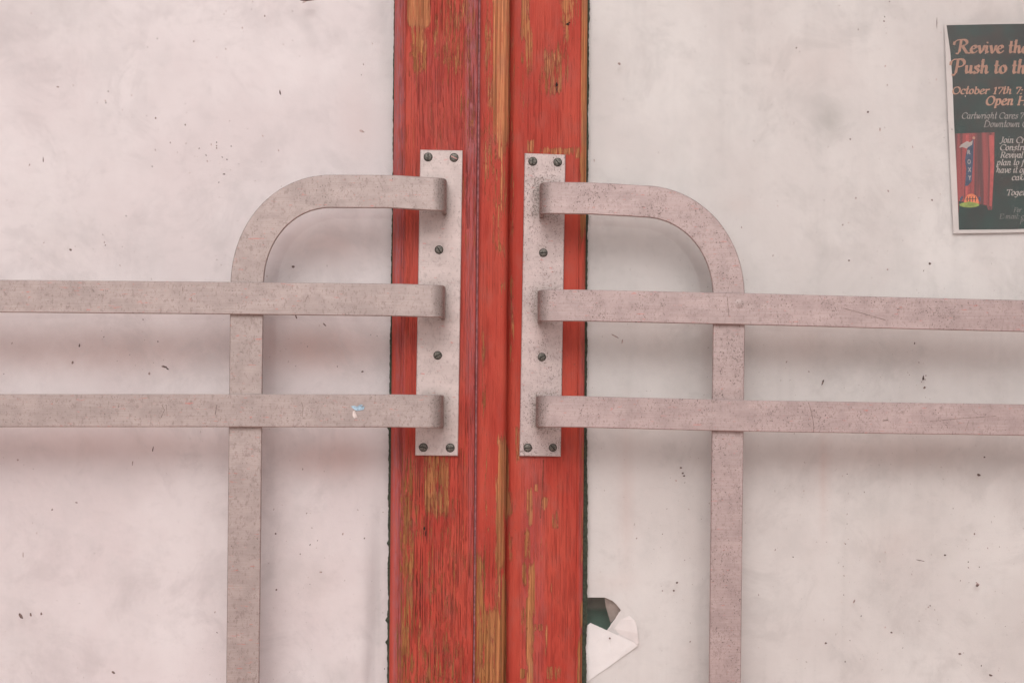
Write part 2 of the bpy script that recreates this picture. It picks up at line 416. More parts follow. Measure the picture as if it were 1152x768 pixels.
hbar('push_bar', [(603.6,462.6),(650,462.9),(836,467.5),(1000,470),(1152,472.2),(1560,479)], 35.4, HR, -4, -1, M_BAR_R, doorR,
     [[(909.5,452.5,.9,HR+.05),(912.5,462),(915,474),(915.4,485)],[(1046,473.8,.6,HR+.05),(1075,471),(1121,467.6)],[(993,473,1.6,HR+.05),(999,472.2)],[(1086,484,.6,HR+.05),(1090,473)]])
def arch(name, xe, ystart, pts, quarter, down, wpx, H, base, side, mat, parent):
    """foot at (xe,ystart) -> pts -> quarter arc (cx, cy, rx, ry) -> straight down to pts"""
    path = [(xe-side*R_, y) for R_, y in ()] + pts
    y_of = lambda x: float(np.interp(x*(-side), [p[0]*(-side) for p in [(xe,ystart)]+pts], [p[1] for p in [(xe,ystart)]+pts]))
    P, N, Dt = foot(xe, y_of, H, base, side)
    x = xe-side*22
    cx, cy, rx, ry = quarter
    while (x-cx)*side > 4:
        P.append(at(x, y_of(x), H)); N.append(FR); Dt.append(0.); x -= side*12
    for k in range(0, 29):
        a = math.pi/2*k/28; e = 2/2.06
        P.append(at(cx-side*rx*math.sin(a)**e, cy-ry*math.cos(a)**e if k < 28 else cy, H)); N.append(FR); Dt.append(.05)
    for (x, y) in down:
        P.append(at(x, y, H)); N.append(FR); Dt.append(.12 if y < 500 else 0.)  # shade below the crossing bars painted in as darker metal
    k = (2000-H)/2000
    return sweep(name, P, N, [wpx*k]*len(P), 5.0, mat, parent, None, Dt)
def subdiv(a, b, n): return [(a[0]+(b[0]-a[0])*i/n, a[1]+(b[1]-a[1])*i/n) for i in range(1, n+1)]
arch('curved_bar', 501.5, 219.2, [(440,215.4),(372,215.2)], (372,322,94.2,106.8), subdiv((277.6,322),(272.6,800),12)+[(268,1300)], 37.2, HL-5.3, 4, 1, M_BAR_L, doorL)
arch('curved_bar', 607.6, 222.4, [(664,223),(728,226.5)], (722,334,98,107.6), subdiv((820.5,334),(815.2,800),12)+[(811,1300)], 35.8, HR-5.3, -4, -1, M_BAR_R, doorR)

def plate(TL, TR, BR, BL, h0, h1, screws, parent, lab=None):
    c = .8
    outer = [TL, TR, BR, BL]; cx = sum(p[0] for p in outer)/4; cy = sum(p[1] for p in outer)/4
    v = [at(x, y, h0) for x, y in outer] + [at(x, y, h1-c) for x, y in outer]
    v += [at(x-math.copysign(c, x-cx), y-math.copysign(c, y-cy), h1) for x, y in outer]
    f = []
    for k in (0, 4):
        for i in range(4): j = (i+1) % 4; f.append((k+i, k+j, k+4+j, k+4+i))
    f.append((8,9,10,11))
    # subdivide front so it can darken around feet and screws
    o = obj('mounting_plate', v, f, M_PLATE if parent is doorL else M_PLATE_R, parent)
    bm = bmesh.new(); bm.from_mesh(o.data)
    bmesh.ops.subdivide_edges(bm, edges=bm.edges[:], cuts=30, use_grid_fill=True)
    bmesh.ops.recalc_face_normals(bm, faces=bm.faces[:]); bm.to_mesh(o.data)
    oc = wpos(o)
    vals = []
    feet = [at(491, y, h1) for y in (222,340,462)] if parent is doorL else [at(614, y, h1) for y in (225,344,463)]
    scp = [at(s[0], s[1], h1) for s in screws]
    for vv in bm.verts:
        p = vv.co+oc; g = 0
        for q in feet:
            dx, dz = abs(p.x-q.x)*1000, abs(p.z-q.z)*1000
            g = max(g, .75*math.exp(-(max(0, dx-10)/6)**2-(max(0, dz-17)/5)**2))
        for q in scp:
            g = max(g, .55*math.exp(-((((p.x-q.x)**2+(p.z-q.z)**2)**.5*1000)/7.5)**2))
        vals.append(g)
    bm.free()
    a = o.data.attributes.new('dirt_shade', 'FLOAT', 'POINT'); a.data.foreach_set('value', vals)
    # one screw of each head, then copies
    for (x, y, r, ang, kind) in screws:
        vs, fs, fm = [], [], []
        def add(pts, mi):
            k = len(vs); vs.extend(pts); fs.append(tuple(range(k, k+len(pts)))); fm.append(mi)
        R_ = [(1.0, .1), (.96, .55), (.70, .95), (.35, 1.1)]
        n = 20; base = []
        cpt = at(x, y, h1)
        for (rr, hh) in R_:
            base.append(len(vs))
            for i in range(n):
                t = 2*math.pi*i/n
                vs.append(cpt + Vector((math.cos(t)*rr*r/1000, -hh/1000, math.sin(t)*rr*r/1000)))
        for a0, a1 in zip(base, base[1:]):
            for i in range(n): j = (i+1) % n; fs.append((a0+i, a0+j, a1+j, a1+i)); fm.append(0)
        fs.append(tuple(base[-1]+i for i in range(n))); fm.append(0)
        d = Vector((math.cos(ang), 0, math.sin(ang))); s = Vector((-d.z, 0, d.x)); l = r*.86/1000; w = .55/1000
        c0 = cpt+Vector((0,-1.18/1000,0)); add([c0-d*l-s*w, c0+d*l-s*w, c0+d*l+s*w, c0-d*l+s*w], 1)
        # dark ring of the countersink
        ring = [cpt+Vector((math.cos(2*math.pi*i/n)*(r+.7)/1000, -.06/1000, math.sin(2*math.pi*i/n)*(r+.7)/1000)) for i in range(n)]
        add(ring, 2)
        sc = obj('screw', vs, fs, [M_SCREW, M_SLOTP if kind else M_SLOT, M_SLOT], o, fm=fm)
    return o
rr = math.radians
plate((472.8,168.6),(520.6,169.4),(515.2,512.6),(467,512.2), -.5, 4.0,
      [(481.6,176.8,4.4,rr(88),0),(510.8,177.4,4.4,rr(-25),1),(493.9,281,4.2,rr(-60),0),(492.4,399.6,4.2,rr(30),0),(476.3,503,4.3,rr(170),0),(506.5,503.5,4.4,rr(4),0)], doorL)
plate((590.2,172.4),(636.2,174.2),(630.9,513.4),(584.3,512.8), -9, -4.0,
      [(599.4,181.7,4.4,rr(88),0),(627.4,182.6,4.3,rr(-50),0),(611.3,284.4,4.2,rr(2),0),(609.6,401.5,4.1,rr(30),0),(593.8,503.4,4.2,rr(5),0),(622,503.4,3.9,rr(-50),0)], doorR)
# flush rivet of the upper right bar crossing
def rivet():
    v, f = [], []
    n = 28; c = at(832, 341.6, HR)
    for r, h in ((5.2,-.05),(5.0,.10),(4.4,.0),(4.0,.10),(0.01,.14)):
        for i in range(n):
            t = 2*math.pi*i/n; v.append(c+Vector((math.cos(t)*r/1000, -h/1000, math.sin(t)*r/1000)))
    for k in range(4):
        for i in range(n): j = (i+1) % n; f.append((k*n+i, k*n+j, (k+1)*n+j, (k+1)*n+i))
    return obj('rivet', v, f, M_BAR_R, doorR, smooth=True, attrs=dict(dirt_shade=[.3]*len(v)))
rivet()

# ------------------------------------------------------------------ paper sheets behind the glass
def gsum(lst, X, Y):
    o = np.zeros_like(X)
    for (x, y, rx, ry, s) in lst: o += s*np.exp(-((X-x)/rx)**2-((Y-y)/ry)**2)
    return np.clip(o, 0, 1)
ST_L = [(130,260,110,30,.03),(175,100,26,16,.06),(410,100,26,60,.05),(345,650,40,18,.10),(380,760,22,14,.18),(425,690,4,60,.22),
        (120,150,40,18,.05),(436,60,8,50,.12),(330,10,60,12,.05),(10,730,60,90,.10),(0,0,130,60,.18),(250,620,60,70,.04),(60,240,70,60,.05)]  # grey stains, with darker marks along the ripples and in the corners
WM_L = [(120,395,220,24,.26),(370,390,60,24,.34),(130,500,180,20,.20),(375,515,50,22,.28),(370,275,60,28,.26),(400,140,20,50,.08),(360,660,50,50,.06),(60,290,70,30,.05)]  # mostly the bars' shade, painted into the paper as warm bands
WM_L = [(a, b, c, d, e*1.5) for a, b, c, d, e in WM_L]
ST_R = [(932,135,17,20,.42),(932,135,9,10,.12),(690,60,10,28,.09),(700,75,5,10,.10),(1050,560,110,50,.12),(1010,650,90,70,.10),(980,590,30,30,.10),
        (800,300,40,50,.08),(775,390,26,26,.14),(770,600,14,160,.10),(700,390,50,20,.10),(880,390,200,16,.16),(930,510,190,12,.10),(1130,690,40,50,.14),
        (700,280,40,26,.10),(1060,620,24,12,.14),(950,660,2.2,130,.10),(1155,30,80,40,.16),(1000,390,60,24,.08),(870,760,120,20,.04),(1080,520,80,20,.12)]
ST_R = [(a, b, c, d, e*.8) for a, b, c, d, e in ST_R]  # stains, plus grey shade painted below the bars and beside the curve
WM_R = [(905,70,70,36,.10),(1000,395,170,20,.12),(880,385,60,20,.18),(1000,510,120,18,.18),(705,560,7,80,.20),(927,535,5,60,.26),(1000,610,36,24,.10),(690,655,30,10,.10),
        (740,385,40,24,.10),(830,230,20,10,.10),(1120,60,40,70,.10)]  # warm bar shade painted in, plus orange streaks of the paper
HOLE = [(648,671.6),(680.4,671.6),(689,675.4),(693,679),(697.6,684.6),(699,687),(685.5,707.5),(682.2,710.5),(664,703),(648,712)]
def bulgeL(x, y):
    e = math.exp(-((x-(428-.00022*(y-640)**2-(y-640)*.02))/9)**2)*min(1, max(0, (y-540)/110))
    return -8*e + 3.6*math.exp(-((x-405)/12)**2)*min(1, max(0, (y-560)/90)) + 1.2*mnoise.noise(Vector((x*.006, y*.005, 1))) - 4*math.exp(-((x-438)/6)**2)*max(0, 1-y/130)
def bulgeR(x, y):
    e = 1.3*mnoise.noise(Vector((x*.005, y*.006, 8)))
    e += 1.6*math.exp(-((y-690)/40)**2-((x-690)/38)**2)
    return e
def sheet(name, x0, x1, y0, y1, h, bulge, mat, parent_none, st, wm, hole=None, step=6.0, win=None):
    xsx = np.arange(x0, x1+.1, step); ysy = np.arange(y0, y1+.1, step)
    nx, ny = len(xsx), len(ysy); P2 = [(x, y) for y in ysy for x in xsx]; faces = []
    for j in range(ny-1):
        for i in range(nx-1):
            if win and win[0] <= xsx[i] < win[1]-.1 and win[2] <= ysy[j] < win[3]-.1: continue
            faces.append((j*nx+i, (j+1)*nx+i, (j+1)*nx+i+1, j*nx+i+1))
    if win:
        idx = {}
        def gi(x, y): return int(round((y-y0)/step))*nx+int(round((x-x0)/step))
        pts, src = [], []
        for x in np.arange(win[0], win[1]+.1, step):
            for y in np.arange(win[2], win[3]+.1, step):
                edge = x in (win[0], win[1]) or y in (win[2], win[3])
                if not edge:
                    if min((x-a)**2+(y-b)**2 for a, b in hole) < 9: continue
                pts.append(Vector((x, y))); src.append(gi(x, y))
        k = len(pts)
        for a, b in hole: pts.append(Vector((a, b))); src.append(len(P2)); P2.append((a, b))
        edges = [(k+i, k+(i+1) % len(hole)) for i in range(len(hole))]
        r = delaunay_2d_cdt(pts, edges, [], 0, 1e-6)
        def inside(p):
            c = False; n = len(hole)
            for i in range(n):
                (xa, ya), (xb, yb) = hole[i], hole[(i+1) % n]
                if (ya > p[1]) != (yb > p[1]) and p[0] < (xb-xa)*(p[1]-ya)/(yb-ya)+xa: c = not c
            return c
        for t in r[2]:
            c = sum((r[0][i] for i in t), Vector((0,0)))/len(t)
            if inside(c): continue
            faces.append(tuple(src[r[3][i][0]] for i in t))
    X = np.array([p[0] for p in P2]); Y = np.array([p[1] for p in P2])
    verts = [at(x, y, h+bulge(x, y)) for x, y in P2]
    o = obj(name, verts, faces, mat, None, smooth=True, attrs=dict(stain_shade=gsum(st, X, Y), warm=gsum(wm, X, Y)))
    bm = bmesh.new(); bm.from_mesh(o.data); bmesh.ops.recalc_face_normals(bm, faces=bm.faces[:])
    bm.faces.ensure_lookup_table()
    if bm.faces[0].normal.y > 0: bmesh.ops.reverse_faces(bm, faces=bm.faces[:])
    loose = [v for v in bm.verts if not v.link_faces]; bmesh.ops.delete(bm, geom=loose, context='VERTS')
    bm.to_mesh(o.data); bm.free()
    return o
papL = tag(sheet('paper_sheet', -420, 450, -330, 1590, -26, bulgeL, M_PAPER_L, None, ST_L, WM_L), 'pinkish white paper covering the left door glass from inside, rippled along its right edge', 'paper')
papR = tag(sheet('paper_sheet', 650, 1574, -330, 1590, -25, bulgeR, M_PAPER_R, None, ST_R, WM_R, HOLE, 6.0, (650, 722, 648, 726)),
           'greyish white paper covering the right door glass, torn and folded near the lower left', 'paper')
def poly(name, pts, mat, parent, cuts=None):
    """pts (x,y,h)"""
    pp = []
    for i, (a, b) in enumerate(zip(pts, pts[1:]+pts[:1])):
        n = max(1, int(math.hypot(b[0]-a[0], b[1]-a[1])/1.6)) if cuts is None or i in cuts else 1
        for k in range(n):
            j = random.uniform(-.28, .28) if k else 0
            pp.append((a[0]+(b[0]-a[0])*k/n+j, a[1]+(b[1]-a[1])*k/n+j*.8, a[2]+(b[2]-a[2])*k/n))
    v = [at(*p) for p in pp]; f = [tuple(range(len(pp)))]
    o = obj(name, v, f, mat, parent)
    bm = bmesh.new(); bm.from_mesh(o.data)
    bmesh.ops.triangulate(bm, faces=bm.faces[:])
    for fc in bm.faces:
        pass
    bm.to_mesh(o.data); bm.free()
    sol = o.modifiers.new('thickness', 'SOLIDIFY'); sol.thickness = .0002; sol.offset = 0
    return o
HP = -25.0
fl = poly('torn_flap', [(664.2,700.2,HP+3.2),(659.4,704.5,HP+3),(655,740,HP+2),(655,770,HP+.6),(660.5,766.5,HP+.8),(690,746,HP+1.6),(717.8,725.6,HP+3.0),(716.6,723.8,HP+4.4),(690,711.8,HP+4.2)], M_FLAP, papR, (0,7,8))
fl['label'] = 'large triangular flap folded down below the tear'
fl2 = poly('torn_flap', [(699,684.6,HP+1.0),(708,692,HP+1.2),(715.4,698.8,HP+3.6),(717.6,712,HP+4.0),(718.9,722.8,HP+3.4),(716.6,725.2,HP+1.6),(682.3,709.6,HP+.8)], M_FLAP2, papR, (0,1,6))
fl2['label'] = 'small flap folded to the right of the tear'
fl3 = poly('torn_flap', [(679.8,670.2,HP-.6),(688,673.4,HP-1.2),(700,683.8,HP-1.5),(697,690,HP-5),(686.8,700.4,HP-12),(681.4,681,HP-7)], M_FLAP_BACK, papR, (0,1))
fl3['label'] = 'brownish shaded strip curled inward at the tear'

# dirt flecks stuck on the glass
def flecks(door, xr, h, n, fixed, clusters):
    lst = []
    for _ in range(n):
        x, y = random.uniform(*xr), random.uniform(-40, 810); r = random.choice((.45,.5,.6,.75,1.0))
        lst.append((blob(x, y, r*random.uniform(.6,1), r*random.uniform(.9,1.7), h, 6, .4, random.uniform(-.6,.6)), random.choice((0,1,1,1))))
    for (cx, cy, sx, sy, k) in clusters:
        for _ in range(k):
            r = random.choice((.4,.5,.7,.9)); lst.append((blob(random.gauss(cx,sx), random.gauss(cy,sy), r*.8, r*1.3, h, 6, .4, random.uniform(-.6,.6)), random.choice((0,1,1))))
    for (x, y, rx, ry, a, mi) in fixed: lst.append((blob(x, y, rx, ry, h, 9, .25, a), mi))
    return blobs('dirt_fleck', lst, [M_SPECK, M_SPECKP], door, True)
flecks(doorL, (-100, 434), -9.5, 95,
  [(185,412.4,3.4,1.2,.25,0),(188.5,414.6,1.8,.9,.7,0),(23.5,692.5,1.7,4.4,-.6,0),(34.5,691,1.1,2.2,-.2,0),(46.5,690,1.1,1.6,0,0),(127.5,756,2.6,1.4,.5,0),(48.6,180,.7,3,0,0),
   (315,104,.9,3,-.1,0),(407,147.5,3,1.4,.4,1),(346,-.5,8,2.4,-.1,0),(343,2,3,1,-.5,1),(81.6,408,1,1.8,.2,0),(89.3,388.5,.9,2.2,.1,0),(407.6,418,1.4,1.1,0,0),(365,365,2.4,.8,.8,0),
   (333,356,.8,3.2,-.3,0),(330,300,1.6,1.2,0,0),(79.5,281,1.6,1.2,.3,0),(252,196,1.5,.9,0,0),(175,133,1,1,0,0),(172,505,.7,3.4,.2,0),(149,521,.7,3,.1,1),(168,420,1.2,1.8,0,1),(20,517,1.2,1.2,0,1),
   (26,624,.6,3,.0,1),(310,600,1,1,0,0),(410,605,.9,.9,0,0),(284,469,.5,.5,0,0),(311,663,1.2,1.2,0,0),(361,643,1.6,1,0,1),(65,98,1.6,.8,0,1),(86,565,1.6,.8,.3,1)],
  [(250,165,40,26,26),(120,110,16,10,8),(230,170,10,8,6),(345,400,40,22,12),(60,650,40,40,6),(335,620,14,40,10),(290,50,60,24,8),(170,390,60,18,14),(95,275,50,12,8)])
flecks(doorR, (668, 1240), -17.5, 80,
  [(976.5,126,1.3,1.1,0,0),(1048.5,225,1.1,1.1,0,0),(925.5,430,.9,4,.35,0),(1039,426.5,1.1,1.2,0,0),(1040,436,1.4,1.5,0,0),(1046,296.5,1.5,1.3,0,0),(768,532,1.3,1.1,0,0),(769.5,535,1.3,1,0,0),
   (766,526,1.2,1,0,0),(761.5,655,1.3,1.3,0,0),(758,664,1.1,1,0,0),(1079.8,735,1.6,1.2,0,0),(1099.5,658,1.8,1.5,0,0),(1101,534,2.2,1.3,.5,0),(1107.5,514,1.3,1,0,0),(1003,711,1.3,1,0,0),
   (1114.5,759,2,1.1,.3,0),(692,378,4.4,.8,.5,1),(700,384,.8,2.6,.2,1),(686,717.5,1.2,1.0,0,0),(994.5,24,.8,1,0,0),(990,146,.8,2,0,1),(1054,26,.4,6,0,0),(697,72,2,1.2,.6,1),(1063,624,1.4,1,0,0),
   (1029,386,.8,1.4,0,0),(1020,355,.6,5,.1,1),(1038.5,425,1,3,.1,0),(896,54,1,.8,0,0),(955,293,1.4,.9,0,0),(1100,656,2.6,.8,.6,1),(961,676,1,2.6,.4,1),(929,723,1.4,1.1,0,0),(1035,630,5,.4,.2,0)],
  [(1095,640,8,60,12),(960,262,30,30,8),(950,620,3,80,14),(1030,420,10,20,8),(780,560,10,60,6),(995,40,5,40,8),(1010,640,40,40,8),(970,700,30,30,5)])

# interior wall seen through the tear
iw = obj('interior_wall', [at(-900,-700,-70), at(-900,1600,-70), at(2000,1600,-70), at(2000,-700,-70)], [(0,1,2,3)], M_INT); iw['kind'] = 'structure'

# ------------------------------------------------------------------ poster (taped inside the right glass)
M_PB = simple('poster_border_paper', (.62,.56,.545), .7, .04, 50)
def poster_dark():
    s = NT('printed_dark_green')
    n = s.noise((40,40,22), 4, .6, (3,1,1))
    c = s.mix(s.step(n, .35, .65), (.036,.040,.038), (.030,.056,.050))
    c = s.mix(s.step(s.noise((30,30,30), 3, .6, (9,1,1)), .45, .75, 0, .55), c, (.075,.043,.038))
    c = s.mix(s.step(s.noise(260, 2, .6), .62, .72, 0, .25), c, (.16,.15,.14))
    s.bsdf(c, .7, spec=.12); return s.m
M_PD = poster_dark()
def poster_red():
    s = NT('printed_red_curtain')
    w = s.noise((190, 1, 6), 2, .5, (0,0,0))
    c = s.mix(s.step(w, .35, .65), (.10,.022,.024), (.33,.045,.045))
    s.bsdf(c, .55); return s.m
M_PR = poster_red()
M_PRB = simple('printed_bright_red', (.44,.07,.065), .5, .2, 120)
M_TO = simple('printed_orange', (.40,.205,.14), .6, .12, 160)
M_TO2 = simple('printed_pale_orange', (.46,.245,.17), .6, .1, 160)
M_TG = simple('printed_grey', (.29,.25,.235), .6, .15, 200)
M_TD = simple('printed_dim_grey', (.16,.15,.14), .6, .15, 200)
M_TW = simple('printed_white', (.42,.36,.335), .6, .1, 160)
M_BL = simple('printed_blue', (.045,.065,.12), .6, .2, 160)
M_SUN = simple('printed_sun', (.72,.20,.09), .6, .15, 160)
M_GR = simple('printed_lime', (.27,.34,.07), .6, .25, 160)
M_BK = simple('printed_black', (.05,.025,.02), .6, .1, 160)
HPo = -20.8
pst = thing('event_poster', 'dark green event poster with orange script heading, taped behind the right glass', 'poster', at(1180, 262, HPo))
pe = 1284
def ply(pts, h, mat, name='print', parent=None):
    return obj(name, [at(x, y, h) for x, y in pts][::-1], [tuple(range(len(pts)))], mat, parent or pst)
border = ply([(1062.4,27.2),(1110,25.6),(pe+6,22),(pe+18,258),(1130,261.8),(1072.8,262.6),(1070,212),(1066,120)], HPo, M_PB, 'backing_sheet')
dark = ply([(1064.8,28.6),(1110,27.6),(pe,25),(pe+10,252),(1140,258),(1078.8,258.6),(1076.5,200),(1073.4,140),(1071.4,88),(1069,58)], HPo+.1, M_PD, 'printed_panel')
pic = ply([(1074.4,150.5),(1119,149),(1118.6,190),(1116,236),(1078,239),(1076,190)], HPo+.2, M_PR, 'curtain_picture')
def multi(name, lst, parent):
    v, f, fm, mats = [], [], [], []
    for i, (pts, mat) in enumerate(lst):
        if mat not in mats: mats.append(mat)
        k = len(v); v += [at(x, y, HPo+.3+.004*i) for x, y in pts][::-1]; f.append(tuple(range(k, k+len(pts)))); fm.append(mats.index(mat))
    return obj(name, v, f, mats, parent, fm=fm)
def ell(cx, cy, rx, ry, a0=0, a1=360, n=18): return [(cx+rx*math.cos(math.radians(a0+(a1-a0)*i/n)), cy-ry*math.sin(math.radians(a0+(a1-a0)*i/n))) for i in range(n+1)][:None if a1-a0 < 360 else n]
art = [([(1112.4,152),(1118,152),(1118.4,186),(1115.5,232),(1113,232),(1114,190)], M_PRB),
       ([(1086.6,152),(1090,152),(1089,228),(1086,228)], M_PRB),
       ([(1078.4,226),(1110,231),(1113,240),(1078.4,240)], M_PD),
       ([(1087.8,168),(1092,160),(1095.4,155.6),(1094.8,180),(1093,204),(1089,209),(1085.8,209.5),(1087,190),(1085.6,180)], M_BL),
       ([(1078.8,166.4),(1081,163),(1085,160.6),(1088,159),(1091,160.2),(1094.4,158.2),(1093.6,163),(1091,164.6),(1087,167.2),(1083,165.6)], M_TW),
       (ell(1095.6, 155.3, 1.6, 1.6), M_TO2),
       (ell(1092.8, 229, 8.4, 11, 0, 180), M_SUN),
       ([(1079.6,224),(1082.5,220),(1083.6,222),(1081,227)], M_BL), ([(1101,221),(1103.4,222),(1102.8,227),(1101,226)], M_BL),
       (ell(1090.5, 230.5, 11.2, 3.0), M_GR), ([(1081,230),(1090,226.6),(1100,229.6),(1090,229)], M_GR)]
for xx in (1087.6, 1090.6, 1093.8, 1096.8): art.append(([(xx,221.5),(xx+1.1,221),(xx+.9,227),(xx,227)], M_BK))
art.append(([(1086,223.8),(1098.6,223.2),(1098.6,224),(1086,224.6)], M_BK))
multi('marquee_picture', art, pst)

# stroke alphabet: unit x-height 1, baseline 0; each glyph = (advance, [polylines])
def arc(cx, cy, rx, ry, a0, a1, n=8): return [(cx+rx*math.cos(math.radians(a0+(a1-a0)*i/n)), cy+ry*math.sin(math.radians(a0+(a1-a0)*i/n))) for i in range(n+1)]
G = {
 'R': (1.55, [[(.42,1.75),(.40,1.0),(.36,.2),(.22,-.12),(.0,-.1)], [(-.32,1.15),(-.3,1.5),(.0,1.78),(.5,1.85)]+arc(.62,1.42,.48,.43,80,-90)+[(.45,.95)], [(.62,.98),(.95,.4),(1.2,.0),(1.55,-.05),(1.75,.15)]]),
 'P': (1.25, [[(.42,1.75),(.40,1.0),(.34,.1),(.18,-.25),(-.05,-.2)], [(-.3,1.1),(-.28,1.5),(.0,1.8),(.5,1.85)]+arc(.62,1.35,.5,.5,80,-110)]),
 'e': (.82, [[(.1,.5),(.4,.55),(.62,.72)]+arc(.40,.72,.24,.28,10,150)+arc(.42,.45,.34,.46,150,300)+[(.8,.3)]]),
 'v': (.82, [[(.0,.85),(.12,1.0),(.22,.6),(.32,.05),(.4,.0),(.62,.4),(.68,.95),(.8,.88)]]),
 'i': (.48, [[(.0,.75),(.17,1.0),(.17,.2),(.25,.0),(.45,.2)], [(.17,1.38),(.2,1.5)]]),
 't': (.56, [[(.22,1.6),(.2,.25),(.3,.0),(.52,.18)], [(-.02,1.0),(.48,1.02)]]),
 'h': (.92, [[(.05,1.5),(.2,1.8),(.17,1.0),(.15,0)], [(.16,.55),(.35,.95),(.52,1.0),(.6,.75),(.6,.2),(.7,.0),(.88,.2)]]),
 'u': (.92, [[(.0,.8),(.15,1.0),(.15,.3),(.25,.02),(.42,.1),(.58,.5),(.6,1.0),(.6,.25),(.7,.0),(.88,.2)]]),
 's': (.68, [[(.56,.85),(.38,1.0),(.16,.9),(.14,.7),(.4,.5),(.52,.28),(.4,.04),(.16,.0),(.02,.18)]]),
 'o': (.80, [arc(.36,.5,.3,.5,95,455,14)]), ' ': (.5, []),
}
def _stem(x, y0, y1): return [(x-.14,y1-.1),(x+.05,y1),(x,y0+.15),(x+.06,y0),(x+.22,y0+.12)]
G2 = {
 'O': (1.35, [arc(.62,.72,.55,.74,95,455,16)]), 'C': (1.2, [[(1.1,1.05),(1.08,1.3)]+arc(.65,.72,.58,.74,55,310,14)]),
 'D': (1.4, [[(.2,1.42),(.2,0)], [(.0,1.42),(.4,1.44)]+arc(.5,.72,.68,.72,80,-80,12)+[(.0,0)]]),
 'H': (1.5, [[(.05,1.42),(.45,1.42)],[(.25,1.42),(.25,0)],[(.05,0),(.45,0)],[(.95,1.42),(1.35,1.42)],[(1.15,1.42),(1.15,0)],[(.95,0),(1.35,0)],[(.25,.74),(1.15,.74)]]),
 'J': (.7, [[(.2,1.42),(.6,1.42)],[(.42,1.42),(.42,.1),(.2,-.2),(-.05,-.15)]]),
 'T': (1.15, [[(.05,1.15),(.05,1.42),(1.1,1.42),(1.08,1.15)],[(.57,1.42),(.57,0)],[(.35,0),(.8,0)]]),
 'E': (1.15, [[(1.0,1.15),(1.0,1.42),(.05,1.42)],[(.25,1.42),(.25,0)],[(.05,0),(1.0,0),(1.05,.3)],[(.25,.74),(.75,.74)]]),
 'F': (1.1, [[(1.0,1.15),(1.0,1.42),(.05,1.42)],[(.25,1.42),(.25,0)],[(.05,0),(.45,0)],[(.25,.74),(.75,.74)]]),
 'r': (.66, [_stem(.16,0,1)[:4],[(.17,.5),(.35,.9),(.52,1.0),(.62,.85)]]), 'n': (.98, [_stem(.16,0,1)[:4],[(.17,.55),(.38,.95),(.56,1.0),(.66,.75),(.64,.2),(.74,0),(.92,.15)]]),
 'm': (1.45, [_stem(.16,0,1)[:4],[(.17,.55),(.38,.95),(.54,.98),(.6,.75),(.58,0)],[(.6,.55),(.82,.95),(.98,.98),(1.08,.75),(1.06,.15),(1.16,0),(1.36,.15)]]),
 'p': (.95, [_stem(.16,-.5,1)[:4],arc(.42,.5,.32,.5,150,-150,12)]), 'b': (.92, [_stem(.16,0,1.5)[:3]+[(.16,.1)],arc(.42,.5,.32,.5,150,-150,12)]),
 'c': (.78, [[(.66,.72)]+arc(.40,.5,.34,.5,50,310,12)]), 'a': (.92, [arc(.36,.48,.3,.48,60,420,12),[(.66,1.0),(.62,.2),(.72,0),(.88,.12)]]),
 'g': (.9, [arc(.36,.55,.3,.42,60,420,12),[(.68,1.0),(.62,-.2),(.4,-.48),(.08,-.35)]]), 'w': (1.25, [[(.0,.85),(.12,1.0),(.2,.5),(.3,.02),(.45,.1),(.6,.95),(.66,.3),(.78,.02),(1.0,.3),(1.1,.95),(1.2,.85)]]),
 'l': (.48, [_stem(.18,0,1.5)]), 'f': (.58, [[(.72,1.45),(.5,1.55),(.34,1.3),(.22,-.3),(.0,-.5)],[(.05,1.0),(.58,1.0)]]),
 'k': (.92, [_stem(.16,0,1.5)[:3],[(.17,.45),(.6,.98)],[(.3,.55),(.62,.02),(.85,.12)]]), 'h': (.98, [_stem(.16,0,1.5)[:3],[(.17,.55),(.38,.95),(.56,1.0),(.66,.75),(.64,.2),(.74,0),(.92,.15)]]),
 'R': (1.25, [[(.25,1.42),(.25,0)],[(.05,0),(.45,0)],[(.05,1.42),(.6,1.43)]+arc(.6,1.07,.38,.36,80,-90,8)+[(.25,.71)],[(.6,.7),(1.0,.05),(1.2,.05)]]),
 'P': (1.15, [[(.25,1.42),(.25,0)],[(.05,0),(.45,0)],[(.05,1.42),(.6,1.43)]+arc(.6,1.05,.42,.38,80,-90,8)+[(.25,.67)]]),
 '1': (.75, [[(.1,1.15),(.38,1.4),(.36,0)],[(.12,0),(.6,0)]]), '7': (.9, [[(.1,1.1),(.1,1.4),(.85,1.4),(.35,0)]]), ':': (.4, [[(.15,.1),(.2,.0)],[(.2,.9),(.25,.8)]]), '-': (.5, [[(.08,.5),(.42,.5)]]),
}
